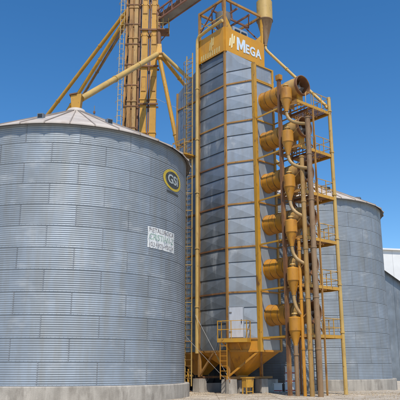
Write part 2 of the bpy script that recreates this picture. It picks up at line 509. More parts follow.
# thin lightning rod by the collar
rod = thing('roof_rod', 'thin rod standing on the near silo roof right of the spout box', 'rod', px(94, 117, 35.5))
q = rod.location.copy()
mesh_obj('rod', G().tube([q - Vector((0, 0, .25)), q + Vector((0, 0, .75))], .025, 6), M_gry, rod)
mesh_obj('rod_clamp', G().box(q + Vector((-.06, -.06, .25)), q + Vector((.06, .06, .38))), M_brn, rod)

# ------------------------------------------------------------------ the grain dryer
dry = thing('grain_dryer', 'tall grain dryer tower with orange top sign, galvanised panels and hopper base', 'grain dryer', tuple(C0), RZ)
Z0 = 3.35; SEC = 2.93; ROW = SEC / 3; ZS = 23.58; ZT = 25.5
LB = 2.83; WU = 3.85
OC = (.98, 1.9); PE = (2.8, 1.9)
ZP = 22.18
def part(name, g, m): return mesh_obj(name, g, m, dry)
# posts
def post(u, v, z0, z1, w_, m): return part('post', uvbox(G(), u - w_ / 2, u + w_ / 2, v - w_ / 2, v + w_ / 2, z0, z1), m)
post(0, 0, 1.0, 28.0, .17, M_obr)
post(0, -LB, 1.0, 28.0, .17, M_obr)
post(WU, 0, 2.5, 28.0, .16, M_yel)
post(WU, -LB, 1.0, 28.0, .16, M_obr)
post(OC[0], OC[1], 2.55, ZP + .06, .25, M_yel)
post(PE[0], PE[1], 2.6, ZP + .06, .16, M_yel)
# dark core so that gaps read as depth
cg = G()
ring = [(.1, -.1), (OC[0] + .06, OC[1] - .14), (PE[0] - .1, PE[1] - .12), (WU - .1, -.1), (WU - .1, -LB + .1), (.1, -LB + .1)]
n_ = len(ring)
cg.add([W(u, v, 2.62) for u, v in ring] + [W(u, v, ZP - .08 if v > 1 else ZS - .25) for u, v in ring],
       [list(range(n_))[::-1], list(range(n_, 2 * n_))] + [(i, (i + 1) % n_, n_ + (i + 1) % n_, n_ + i) for i in range(n_)])
part('core', cg, M_galvm)

def panel_geo(p0, p1, zl0, zl1, zr0, zr1, out, apex=.075, lip=.05, split=1):
    """cross-broken sheet between plan points p0 and p1; its lower edge stands proud of the sheet below"""
    g = G(); out = Vector(out)
    p0, p1 = Vector(p0), Vector(p1)
    for s in range(split):
        a = p0.lerp(p1, s / split); b = p0.lerp(p1, (s + 1) / split)
        def zz(k, q): return (zl0, zl1)[q] + ((zr0, zr1)[q] - (zl0, zl1)[q]) * k
        ka, kb = s / split, (s + 1) / split
        A = a + out * lip + Vector((0, 0, zz(ka, 0))); B = b + out * lip + Vector((0, 0, zz(kb, 0)))
        Cc = b + Vector((0, 0, zz(kb, 1))); D = a + Vector((0, 0, zz(ka, 1)))
        E = (A + B + Cc + D) / 4 + out * apex
        A2 = A - out * (lip + .02); B2 = B - out * (lip + .02)
        g.add([A, B, Cc, D, E, A2, B2], [(0, 1, 4), (1, 2, 4), (2, 3, 4), (3, 0, 4), (5, 6, 1, 0)])
    return g
nW = (Vector((OC[1], -OC[0], 0))).normalized()           # (u,v) plan normal of the wedge face
wd = Vector((OC[0], OC[1])).normalized()
outW = (DU * -wd.y + DV * wd.x).normalized()
outL = -DU; outP = DV
pa = W(wd.x * .09, wd.y * .09, 0); pb = W(OC[0] - wd.x * .13, OC[1] - wd.y * .13, 0)
G0 = .012
nrow = int((ZP - Z0) / ROW)
random.seed(11)
for i in range(19):
    z = Z0 + i * ROW
    part('wall_panel', panel_geo(pa, pb, z + G0, z + ROW - G0, z + G0, z + ROW - G0, outW, random.uniform(.045, .07), random.uniform(.035, .05)), M_galv2)
z = Z0 + 19 * ROW
part('wall_panel', panel_geo(pa, pb, z + G0, ZS + .10, z + G0, ZP + .14, outW, .02, .05), M_galv2)
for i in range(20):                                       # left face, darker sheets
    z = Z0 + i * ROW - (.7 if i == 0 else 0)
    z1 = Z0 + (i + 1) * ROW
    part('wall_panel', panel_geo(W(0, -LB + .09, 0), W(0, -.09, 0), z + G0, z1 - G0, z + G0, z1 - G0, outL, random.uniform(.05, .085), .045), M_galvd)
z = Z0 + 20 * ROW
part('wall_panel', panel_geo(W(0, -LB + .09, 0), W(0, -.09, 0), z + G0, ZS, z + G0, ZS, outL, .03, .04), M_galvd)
for i in range(7):                                        # plenum end behind the ducts
    z = Z0 + i * SEC - (.72 if i == 0 else 0); z1 = min(Z0 + (i + 1) * SEC, ZP)
    part('plenum_panel', panel_geo(W(OC[0] + .13, OC[1], 0), W(PE[0] - .07, PE[1], 0), z + G0, z1 - G0, z + G0, z1 - G0, outP, .03, .03), M_galv2)
# right flank and back
part('flank_sheet', G().add([W(*PE, 2.6), W(WU, 0, 2.6), W(WU, 0, ZS), W(*PE, ZP)], [(0, 1, 2, 3)]), M_galvm)
part('flank_sheet', G().add([W(WU + .02, -.05, 2.6), W(WU + .02, -LB, 2.6), W(WU + .02, -LB, ZS), W(WU + .02, -.05, ZS)], [(0, 1, 2, 3)]), M_galvm)
part('plenum_roof', G().add([W(0, .0, ZS + .01), W(*OC, ZP + .01), W(*PE, ZP + .01), W(WU, 0, ZS + .01)], [(0, 1, 2, 3)]), M_galv2)
# bands
for k in range(7):
    z = Z0 + k * SEC
    if k: part('band', G().bar(W(-.045, -LB + .08, z), W(-.045, -.08, z), .05, .10), M_brn if k < 5 else M_obr)
    a = pa + outW * .045; b = pb + outW * .045
    part('band', G().bar(a + Vector((0, 0, z)), b + Vector((0, 0, z)), .055, .10), M_obr)
    part('band', G().bar(W(OC[0] + .12, OC[1] + .05, z), W(PE[0] - .06, PE[1] + .05, z), .05, .09), M_yel if k > 4 else M_ora)
part('band', G().bar(W(OC[0] + .1, OC[1] + .05, ZP), W(PE[0] + .06, PE[1] + .05, ZP), .06, .10), M_yel)
part('band', G().bar(W(OC[0] + .12, OC[1] + .055, ZP - 1.15), W(PE[0] - .06, PE[1] + .055, ZP - 1.15), .04, .07), M_yel)
part('skirt', G().add([pa + outW * .02 + Vector((0, 0, 2.6)), pb + outW * .02 + Vector((0, 0, 2.6)), pb + outW * .02 + Vector((0, 0, Z0 - .06)), pa + outW * .02 + Vector((0, 0, Z0 - .06))], [(0, 1, 2, 3)]), M_ora)
# sign boards
sb = part('sign_board', uvbox(G(), -.06, WU + .06, .09, .16, ZS, ZT), M_sign)
sb['label'] = 'orange sign board reading MEGA with cream emblem'
sb2 = part('sign_board', uvbox(G(), -.16, -.09, -LB - .06, .085, ZS, ZT), M_sign)
sb2['label'] = 'orange side sign board with cream emblem and lettering row'
def sign_text(body, size, u, z, kx, board, m=M_pale, bold=.03):
    vs, fs = text_geo(body, size, bold, 1.0, .02)
    x0 = min(v.x for v in vs)
    g = G().add([W(u + (v.x - x0) * kx, .178 + v.z * .6, z + v.y) for v in vs], fs)
    o = mesh_obj('letter', g, m, None); o.data.transform(dry.matrix_basis.inverted()); o.parent = board
    return u + (max(v.x for v in vs) - x0) * kx
zc = (ZS + ZT) / 2 - .02
MP = [(0, 0), (.24, 0), (.24, .62), (.46, .14), (.62, .14), (.84, .62), (.84, 0), (1.08, 0), (1.08, 1.02), (.80, 1.02), (.54, .46), (.28, 1.02), (0, 1.02)]
mg = G()
mv = [W(1.04 + x * .78, .165, zc - .5 + y * 1.02) for x, y in MP] + [W(1.04 + x * .78, .19, zc - .5 + y * 1.02) for x, y in MP]
nm = len(MP)
mg.add(mv, [list(range(nm)), list(range(nm, 2 * nm))[::-1]] + [(i, (i + 1) % nm, nm + (i + 1) % nm, nm + i) for i in range(nm)])
o = mesh_obj('letter', mg, M_pale, None); o.data.transform(dry.matrix_basis.inverted()); o.parent = sb
u_ = 1.04 + 1.08 * .78 + .07
for ch in 'EGA':
    u_ = sign_text(ch, 1.0, u_, zc - .13, .78, sb, bold=.03) + .06
def emblem(P, board, h, wdt):
    """three slanted strokes stepping up, like a stylised spark"""
    for (dx, dz, hh) in ((-.5, -.12, .55), (0, .0, .95), (.5, .12, .55)):
        g = G(); vs = []
        for (sx, sz) in ((-.16, -.5), (.14, -.42), (.16, .5), (-.14, .42)):
            vs.append(P((dx + sx + .18 * sz) * wdt, (dz + sz * hh) * h, 0))
        for (sx, sz) in ((-.16, -.5), (.14, -.42), (.16, .5), (-.14, .42)):
            vs.append(P((dx + sx + .18 * sz) * wdt, (dz + sz * hh) * h, .02))
        g.hexa([vs[0], vs[1], vs[2], vs[3], vs[4], vs[5], vs[6], vs[7]])
        o = mesh_obj('emblem_stroke', g, M_emb, None); o.data.transform(dry.matrix_basis.inverted()); o.parent = board
emblem(lambda x, z, d: W(.56 + x, .165 + d, zc + .05 + z), sb, 1.3, .40)
M_emb2 = mat('faded_cream_emblem', (.60, .46, .18), .5, 0, .1, (.50, .26, .04), .52, .1, 5, .6, .6, rnd=0, bump=0)
M_emb_front = M_emb; M_emb = M_emb2
emblem(lambda x, z, d: W(-.165 - d, -1.25 + x, zc + .12 + z), sb2, 1.3, .36)
for k in range(9):
    vv = -2.5 + k * .25
    g = G().hexa([W(-.165, vv, ZS + .1), W(-.165, vv + .12, ZS + .1), W(-.165, vv + .16, ZS + .1 + .42), W(-.165, vv + .04, ZS + .1 + .42),
                  W(-.18, vv, ZS + .1), W(-.18, vv + .12, ZS + .1), W(-.18, vv + .16, ZS + .52), W(-.18, vv + .04, ZS + .52)])
    o = mesh_obj('letter', g, M_emb, None); o.data.transform(dry.matrix_basis.inverted()); o.parent = sb2
# roof and top frame
part('roof_plate', uvbox(G(), -.05, WU, -LB, .05, ZS + .2, ZS + .3), M_gry)
zf = 27.9
for (a, b) in (((0, 0), (WU, 0)), ((0, 0), (0, -LB)), ((WU, 0), (WU, -LB)), ((0, -LB), (WU, -LB))):
    part('top_beam', G().bar(W(*a, zf), W(*b, zf), .14, .16), M_obr)
for (a, b) in (((0, -1.4), (WU, -1.4)), ((1.3, 0), (1.3, -LB)), ((2.6, 0), (2.6, -LB))):
    part('top_beam', G().bar(W(*a, zf - .3), W(*b, zf - .3), .10, .14), M_rust2)
part('top_beam', G().bar(W(0, -LB, 26.6), W(0, 0, 26.6), .06, .06), M_cream)
part('top_beam', G().bar(W(0, -LB, 27.2), W(WU, -LB, 27.2), .06, .06), M_cream)
for (a, b) in (((0, -LB, 26.2), (0, -.9, 27.8)), ((0, -1.4, 27.6), (1.3, -LB, 26)), ((WU, -LB, 26), (1.3, -LB, 27.8)), ((WU, 0, 25.6), (WU, -1.8, 27.8)), ((0, 0, 27.8), (1.3, -1.4, 27.6)), ((2.6, -.1, 27.6), (WU, -1.4, 27.6))):
    part('top_brace', G().bar(W(*a), W(*b), .09, .09), M_rust2)
part('gusset', G().hexa([W(.1, .03, ZT), W(.8, .03, ZT), W(.8, -.02, ZT), W(.1, -.02, ZT), W(.1, .03, ZT + 1.0), W(.14, .03, ZT + 1.0), W(.14, -.02, ZT + 1.0), W(.1, -.02, ZT + 1.0)]), M_yel)
part('gusset', G().hexa([W(WU - .8, .03, ZT), W(WU - .1, .03, ZT), W(WU - .1, -.02, ZT), W(WU - .8, -.02, ZT), W(WU - .14, .03, ZT + .7), W(WU - .1, .03, ZT + .7), W(WU - .1, -.02, ZT + .7), W(WU - .14, -.02, ZT + .7)]), M_yel)
ph_ = part('penthouse', G().hexa([W(1.15, -.35, ZT - 1.6), W(3.1, -.35, ZT - 1.6), W(3.1, -1.6, ZT - 1.6), W(1.15, -1.6, ZT - 1.6), W(1.25, -.45, ZT + .85), W(2.75, -.45, ZT + .85), W(2.75, -1.5, ZT + .85), W(1.25, -1.5, ZT + .85)]), M_galv2)
for k in range(2):
    u0 = 1.42 + k * .68
    g = uvbox(G(), u0, u0 + .5, -.44, -.36, ZT + .12, ZT + .62)
    o = mesh_obj('window', g, M_glass, None); o.data.transform(dry.matrix_basis.inverted()); o.parent = ph_
part('inlet_funnel', G().lathe(W(.95, -1.2, 25.2), (0, 0, 1), [(-.9, .28), (.4, .28), (.9, .30), (1.7, .55), (2.3, .58), (2.3, .5)], 20), M_gry)
# door on the wedge face
def wp(t, o, z): return W(wd.x * t, wd.y * t, z) + outW * o
dg_ = G().hexa([wp(.14, .10, 3.45), wp(1.06, .10, 3.45), wp(1.06, .03, 3.45), wp(.14, .03, 3.45), wp(.14, .10, 5.35), wp(1.06, .10, 5.35), wp(1.06, .03, 5.35), wp(.14, .03, 5.35)])
dr = part('door', dg_, M_door); dr['label'] = 'pale grey access door above the small yellow platform'
hg = G().bar(wp(.95, .13, 4.3), wp(.95, .13, 4.55), .03, .04)
for (t0, t1, za, zb) in ((.08, .14, 3.4, 5.41), (1.06, 1.12, 3.4, 5.41), (.14, 1.06, 5.35, 5.41)):
    fg = G().hexa([wp(t0, .115, za), wp(t1, .115, za), wp(t1, .03, za), wp(t0, .03, za), wp(t0, .115, zb), wp(t1, .115, zb), wp(t1, .03, zb), wp(t0, .03, zb)])
    o = mesh_obj('door_frame', fg, M_galv2, None); o.data.transform(dry.matrix_basis.inverted()); o.parent = dr
for z in (3.8, 5.0):
    o = mesh_obj('hinge', G().bar(wp(.12, .125, z), wp(.3, .125, z), .03, .06), M_gry, None); o.data.transform(dry.matrix_basis.inverted()); o.parent = dr
o = mesh_obj('handle', hg, M_blk, None); o.data.transform(dry.matrix_basis.inverted()); o.parent = dr
# hopper
hr = [(0, 0), OC, PE, (WU, 0), (WU, -LB), (0, -LB)]
oc = [(1.15, -.35), (1.4, -.1), (1.75, -.05), (1.95, -.3), (1.85, -.7), (1.3, -.7)]
hg = G(); n_ = 6
hg.add([W(u, v, 2.62) for u, v in hr] + [W(u, v, 1.12) for u, v in oc] + [W(u, v, .85) for u, v in oc],
       [(i, (i + 1) % 6, 6 + (i + 1) % 6, 6 + i)[::-1] for i in range(6)] + [(6 + i, 6 + (i + 1) % 6, 12 + (i + 1) % 6, 12 + i)[::-1] for i in range(6)] + [tuple(range(12, 18))])
part('hopper', hg, M_ora)
part('hopper_rim', G().bar(pa + Vector((0, 0, 2.6)) + outW * .05, pb + Vector((0, 0, 2.6)) + outW * .05, .08, .12), M_ora)
part('hopper_rim', G().bar(W(-.05, -LB, 2.6), W(-.05, 0, 2.6), .08, .12), M_obr)
part('hopper_rim', G().bar(W(*OC, 2.6) + outP * .06, W(*PE, 2.6) + outP * .06, .08, .12), M_ora)
# legs, braces, base beams
LEG = (2.35, .55)
part('leg', uvbox(G(), LEG[0] - .08, LEG[0] + .08, LEG[1] - .08, LEG[1] + .08, 1.0, 2.7), M_ora)
for (a, b, m) in (((0, -.02, 1.05), (OC[0] - .05, OC[1] - .1, 2.6), M_ora), ((LEG[0], LEG[1], 1.05), (OC[0] + .1, OC[1] - .05, 2.6), M_brn),
                  ((-.02, -LB, 1.05), (-.02, -1.3, 2.6), M_obr)):
    part('brace', G().bar(W(*a), W(*b), .12, .12), m)
part('base_beam', G().bar(W(-.3, 0, .98), W(WU, .02, .98), .16, .14), M_obr)
part('base_beam', G().bar(W(0, 0, .985), W(*LEG, .985), .14, .13), M_obr)
part('base_beam', G().bar(W(0, -LB, .98), W(WU, -LB, .98), .16, .14), M_brn)

# rear plenum (left of the tower in the picture)
rp = thing('rear_plenum', 'narrow blue-grey sheet tower with ladder behind the left side of the dryer', 'air duct tower', tuple(W(.2, -4.3, 0)), RZ)
RV0, RV1 = -LB - .12, -5.75
for i in range(7):
    z = 2.6 if i == 0 else Z0 + i * SEC; z1 = Z0 + (i + 1) * SEC
    if i == 6:
        g = panel_geo(W(.2, RV1, 0), W(.2, RV0, 0), z, 22.35, z, 23.7, outL, .05, .04)
    else:
        g = panel_geo(W(.2, RV1, 0), W(.2, RV0, 0), z + G0, z1 - G0, z + G0, z1 - G0, outL, .05, .04)
    mesh_obj('wall_panel', g, M_galvm, rp)
    if i: mesh_obj('band', G().bar(W(.15, RV1, z), W(.15, RV0, z), .06, .11), M_obr, rp)
for v in (RV0, RV1):
    mesh_obj('post', uvbox(G(), .1, .26, v - .07, v + .07, 1.0, 22.35 if v == RV1 else 23.7), M_obr, rp)
bx = G()
bx.add([W(.25, RV1, 2.6), W(2.9, RV1, 2.6), W(2.9, RV0, 2.6), W(.25, RV0, 2.6), W(.25, RV1, 22.35), W(2.9, RV1, 22.35), W(2.9, RV0, 23.7), W(.25, RV0, 23.7)],
       [(0, 3, 2, 1), (4, 5, 6, 7), (0, 1, 5, 4), (1, 2, 6, 5), (3, 0, 4, 7)])
mesh_obj('casing', bx, M_galvm, rp)
hg = G().add([W(.2, RV1, 2.6), W(2.9, RV1, 2.6), W(2.9, RV0, 2.6), W(.2, RV0, 2.6), W(1.0, -4.6, 1.1), W(1.7, -4.6, 1.1), W(1.7, -4.0, 1.1), W(1.0, -4.0, 1.1)],
             [(0, 1, 5, 4), (1, 2, 6, 5), (2, 3, 7, 6), (3, 0, 4, 7), (4, 5, 6, 7)])
mesh_obj('hopper', hg, M_ora, rp)
mesh_obj('post', uvbox(G(), 2.75, 2.9, RV1 - .07, RV1 + .07, .0, 2.6), M_obr, rp)
mesh_obj('leg', uvbox(G(), .1, .26, RV1 - .07, RV1 + .07, .0, 1.0), M_brn, rp)

# caged ladder on it
ld = thing('caged_ladder', 'tall cream caged ladder on the sheet tower left of the dryer', 'ladder', tuple(W(-.1, -3.7, 0)), RZ)
lu = -.12; lv0, lv1 = -4.25, -3.55
for v in (lv0, lv1): mesh_obj('rail', G().bar(W(lu, v, .4), W(lu, v, 24.9), .06, .06, DU), M_cream, ld)
for k in range(60):
    z = .9 + k * .4
    mesh_obj('rung', G().bar(W(lu, lv0, z), W(lu, lv1, z), .035, .035), M_obr, ld)
for k in range(17):
    z = 3.3 + k * 1.3
    pts = [W(lu - .33 * sin(pi * t / 8) * 1.5, (lv0 + lv1) / 2 + .38 * cos(pi * t / 8), z) for t in range(9)]
    mesh_obj('cage_hoop', G().tube(pts, .022, 6), M_obr if k % 3 == 0 else M_cream, ld)
for t in (2, 4, 6):
    mesh_obj('cage_strap', G().tube([W(lu - .495 * sin(pi * t / 8), (lv0 + lv1) / 2 + .38 * cos(pi * t / 8), zz) for zz in (3.3, 24.1)], .018, 6), M_gry, ld)
for z in (5, 9, 13, 17, 21): mesh_obj('bracket', G().bar(W(lu, lv0, z), W(.16, lv0, z), .04, .05), M_obr, ld)
lp = thing('ladder_landing', 'small yellow landing with rails on the ladder left of the dryer', 'platform', tuple(W(-.5, -4.2, 16.5)), RZ)
mesh_obj('deck', uvbox(G(), -.95, .1, -4.85, -3.4, 16.5, 16.6), M_yel, lp)
for (u, v) in ((-.93, -4.83), (-.93, -3.43), (-.93, -4.1), (.08, -4.83)):
    mesh_obj('rail_post', G().bar(W(u, v, 16.6), W(u, v, 17.7), .04, .04), M_yel, lp)
for z in (17.1, 17.68):
    mesh_obj('rail', G().bar(W(-.93, -4.85, z), W(-.93, -3.41, z), .04, .04), M_yel, lp)
    mesh_obj('rail', G().bar(W(-.93, -4.83, z), W(.1, -4.83, z), .04, .04), M_yel, lp)

# cream down pipe by the left edge
dp = thing('down_pipe', 'cream pipe running down the left corner of the dryer', 'pipe', tuple(W(-.3, -LB, 2.6)), RZ)
pts = [W(-.30, .1, 25.95), W(-.30, -1.4, 25.9), W(-.30, -2.55, 25.78), W(-.30, -2.72, 25.55), W(-.30, -2.76, 25.2), W(-.30, -2.76, 14), W(-.30, -2.76, 2.5)]
mesh_obj('pipe', G().tube(pts, .125, 14), M_cream, dp)
for z in (5.5, 9.5, 13.5, 17.5, 21.5):
    mesh_obj('pipe_flange', G().lathe(W(-.30, -2.76, z), (0, 0, 1), [(0, .12), (0, .16), (.08, .16), (.08, .12)], 16), M_cream, dp)
    mesh_obj('pipe_clamp', G().bar(W(-.3, -2.76, z - .2), W(0, -2.8, z - .2), .06, .05), M_obr, dp)
mesh_obj('pipe_clamp', G().bar(W(-.3, -.2, 25.95), W(0, -.05, 25.95), .06, .05), M_obr, dp)

# access platform at the door
ap = thing('door_platform', 'small yellow railed platform below the pale door of the dryer', 'platform', tuple(wp(.6, .5, 3.2)), RZ)
mesh_obj('deck', G().hexa([wp(-.42, .85, 3.12), wp(1.55, .85, 3.12), wp(1.55, .08, 3.12), wp(-.42, .12, 3.12), wp(-.42, .85, 3.36), wp(1.55, .85, 3.36), wp(1.55, .08, 3.36), wp(-.42, .12, 3.36)]), M_yel, ap)
for (t, o) in ((-.40, .82), (.5, .82), (1.52, .82), (1.52, .12), (-.40, .15)):
    mesh_obj('rail_post', G().bar(wp(t, o, 3.36), wp(t, o, 4.45), .04, .04), M_yel, ap)
for z in (3.9, 4.43):
    mesh_obj('rail', G().bar(wp(-.42, .82, z), wp(1.54, .82, z), .035, .035), M_yel, ap)
    mesh_obj('rail', G().bar(wp(1.52, .82, z), wp(1.52, .12, z), .045, .045), M_yel, ap)
    mesh_obj('rail', G().bar(wp(-.40, .82, z), wp(-.40, .15, z), .045, .045), M_yel, ap)
for t in (-.25, .2): mesh_obj('ladder_rail', G().bar(wp(t, .78, .9), wp(t, .78, 3.15), .05, .05, outW), M_ora, ap)
for k in range(7): mesh_obj('ladder_rung', G().bar(wp(-.25, .78, 1.1 + k * .3), wp(.2, .78, 1.1 + k * .3), .035, .035), M_ora, ap)
mesh_obj('support', G().bar(wp(.9, .7, 3.12), wp(.9, .02, 2.62), .07, .07), M_ora, ap)
mesh_obj('support', G().bar(wp(-.1, .7, 3.12), wp(.12, .02, 2.62), .07, .07), M_ora, ap)

# ------------------------------------------------------------------ exhaust fans, cyclones
DUC = 2.0; DR = .64; LV = [Z0 + SEC * k for k in range(6)]
WORD = ['lowest', 'second lowest', 'third lowest', 'third highest', 'second highest', 'topmost']
def fan0():
    zc = LV[0] + 1.46
    t = thing('exhaust_fan', 'lowest orange exhaust fan duct on the right side of the dryer', 'fan duct', tuple(W(DUC, 1.95, zc)), RZ, 'orange exhaust fan ducts')
    b = W(DUC, 1.9, zc)
    for k in range(4):
        v0 = .02 + k * .55
        mesh_obj('duct_section', G().lathe(b, DV, [(v0 + .02, DR - .012), (v0 + .03, DR), (v0 + .27, DR + .012), (v0 + .51, DR), (v0 + .52, DR - .012)], 36), M_ora, t)
        mesh_obj('duct_seam', G().lathe(b, DV, [(v0 + .515, DR - .03), (v0 + .52, DR + .016), (v0 + .55, DR + .016), (v0 + .555, DR - .03)], 36), M_obr, t)
    mesh_obj('wall_flange', G().lathe(b, DV, [(.045, DR - .05), (.045, DR + .045), (.08, DR + .045), (.09, DR - .02)], 36), M_ora, t)
    mesh_obj('fan_housing', G().lathe(b, DV, [(2.25, DR), (2.30, DR + .03), (2.55, DR + .035), (2.9, DR + .035), (2.94, DR + .01), (3.42, DR + .01)], 36), M_dct, t)
    cone = mesh_obj('outlet_ring', G().lathe(b, DV, [(3.38, DR), (3.38, DR + .05), (3.44, DR + .055), (3.56, DR + .05), (3.58, DR + .02), (3.56, DR - .02), (2.9, DR - .05), (2.85, .001)], 36), M_brn, t)
    hub = mesh_obj('fan_hub', G().lathe(b, DV, [(2.86, .16), (3.18, .16), (3.22, .12), (3.22, .001)], 18), M_gry, t)
    for k in range(6):
        a = 2 * pi * k / 6
        d = DU * cos(a) + Vector((0, 0, 1)) * sin(a); s_ = (DV * .12 + (-DU * sin(a) + Vector((0, 0, 1)) * cos(a)) * .12)
        p = b + DV * 3.04
        g = G().hexa([p + d * .14 - s_ * .7, p + d * .14 + s_ * .7, p + d * .55 + s_, p + d * .55 - s_, p + d * .14 - s_ * .7 + DV * .012, p + d * .14 + s_ * .7 + DV * .012, p + d * .55 + s_ + DV * .012, p + d * .55 - s_ + DV * .012])
        o = mesh_obj('fan_blade', g, M_gry, None); o.data.transform(t.matrix_basis.inverted()); o.parent = hub
    # saddle feet on the platform below
    for v in (4.35, 5.1):
        mesh_obj('foot', G().bar(W(DUC, v, LV[0] + .16), W(DUC, v, zc - DR + .04), .10, .5, DU), M_yel, t)
    return t
f0 = fan0()
CU, CV = .94, 4.82
def cyc0():
    zb = LV[0]
    t = thing('dust_cyclone', 'lowest small orange dust cyclone in front of the fan ducts', 'cyclone', tuple(W(CU, CV, zb - .5)), RZ, 'small dust cyclones on the ducts')
    b = W(CU, CV, zb)
    mesh_obj('barrel', G().lathe(b, (0, 0, 1), [(.38, .375), (1.08, .375), (1.13, .33), (1.18, .14), (1.18, .001)], 28), M_ora, t)
    mesh_obj('cone', G().lathe(b, (0, 0, 1), [(.36, .39), (.38, .39), (.37, .37), (-.42, .13), (-.50, .13)], 28), M_ora, t)
    mesh_obj('outlet_cap', G().lathe(b, (0, 0, 1), [(1.17, .12), (1.30, .12), (1.32, .19), (1.38, .16), (1.40, .001)], 18), M_cream, t)
    mesh_obj('inlet', G().bar(W(CU, CV - .22, zb + .82), W(DUC - .3, CV - .22, zb + .98), .22, .30), M_ora, t)
    return t
c0 = cyc0()
for k in range(1, 6):
    dz = Vector((0, 0, SEC * k)) + Vector((0, 0, [0, 0, .02, -.03, .02, .06, .1][k]))
    cf = copy_thing(f0, f0.location + dz, '%s orange exhaust fan duct on the right side of the dryer' % WORD[k])
    cf.rotation_euler = (radians(random.uniform(-1, 1)), radians(random.uniform(-1, 1)), RZ + radians(random.uniform(-1.4, 1.4)))
    copy_thing(c0, c0.location + dz, '%s small orange dust cyclone in front of the fan ducts' % WORD[k])

# dust pipes from the cyclones
def dust_pipe(u, v, ztop, r, ks, m, label):
    t = thing('dust_pipe', label, 'pipe', tuple(W(u, v, 0)), RZ, 'upright dust pipes')
    mesh_obj('riser', G().tube([W(u, v, 0), W(u, v, ztop * .5), W(u, v, ztop)], r, 16), m, t)
    mesh_obj('riser_cap', G().lathe(W(u, v, ztop - .02), (0, 0, 1), [(0, r), (0, r + .03), (.08, r + .03), (.12, r * .6), (.12, .001)], 16), m, t)
    z = 2.6
    while z < ztop - .6:
        mesh_obj('collar', G().lathe(W(u, v, z), (0, 0, 1), [(0, r), (0, r + .025), (.10, r + .025), (.10, r)], 16), m, t)
        z += SEC
    for k in ks:
        zb = LV[k] - .48; pts = []
        A = W(CU, CV, zb); B = W(u, v, zb - 1.15)
        P0, P1, P2, P3 = A, A - Vector((0, 0, .75)), B - (B - A).normalized() * .2 + Vector((0, 0, .45)), B
        P1 = A + Vector((0, 0, -.62)); P2 = Vector((B.x, B.y, B.z + .05)) + (Vector((A.x - B.x, A.y - B.y, 0)) * .55) + Vector((0, 0, .12))
        for i in range(13):
            s = i / 12
            pts.append(P0 * (1 - s) ** 3 + P1 * 3 * s * (1 - s) ** 2 + P2 * 3 * s * s * (1 - s) + P3 * s ** 3)
        mesh_obj('elbow', G().tube(pts, .108, 14), M_elb, t)
    return t
dust_pipe(1.22, 6.28, 16.75, .165, (5, 4), M_tan, 'thick tan upright dust pipe, rightmost and tallest of the three')
dust_pipe(1.2, 5.68, 14.3, .142, (3, 2), M_tan2, 'yellowish upright dust pipe, middle of the three')
dust_pipe(1.15, 5.2, 9.1, .10, (1,), M_ora, 'thin orange upright dust pipe, leftmost and shortest of the three')
dpz = thing('dust_drop_pipe', 'grey-tan pipe dropping straight down from the lowest cyclone', 'pipe', tuple(W(CU, CV, 0)), RZ)
mesh_obj('pipe', G().tube([W(CU, CV, 0), W(CU, CV, LV[0] - .46)], .13, 14), M_tan, dpz)
mesh_obj('collar', G().lathe(W(CU, CV, 2.3), (0, 0, 1), [(0, .13), (0, .165), (.1, .165), (.1, .13)], 16), M_tan, dpz)

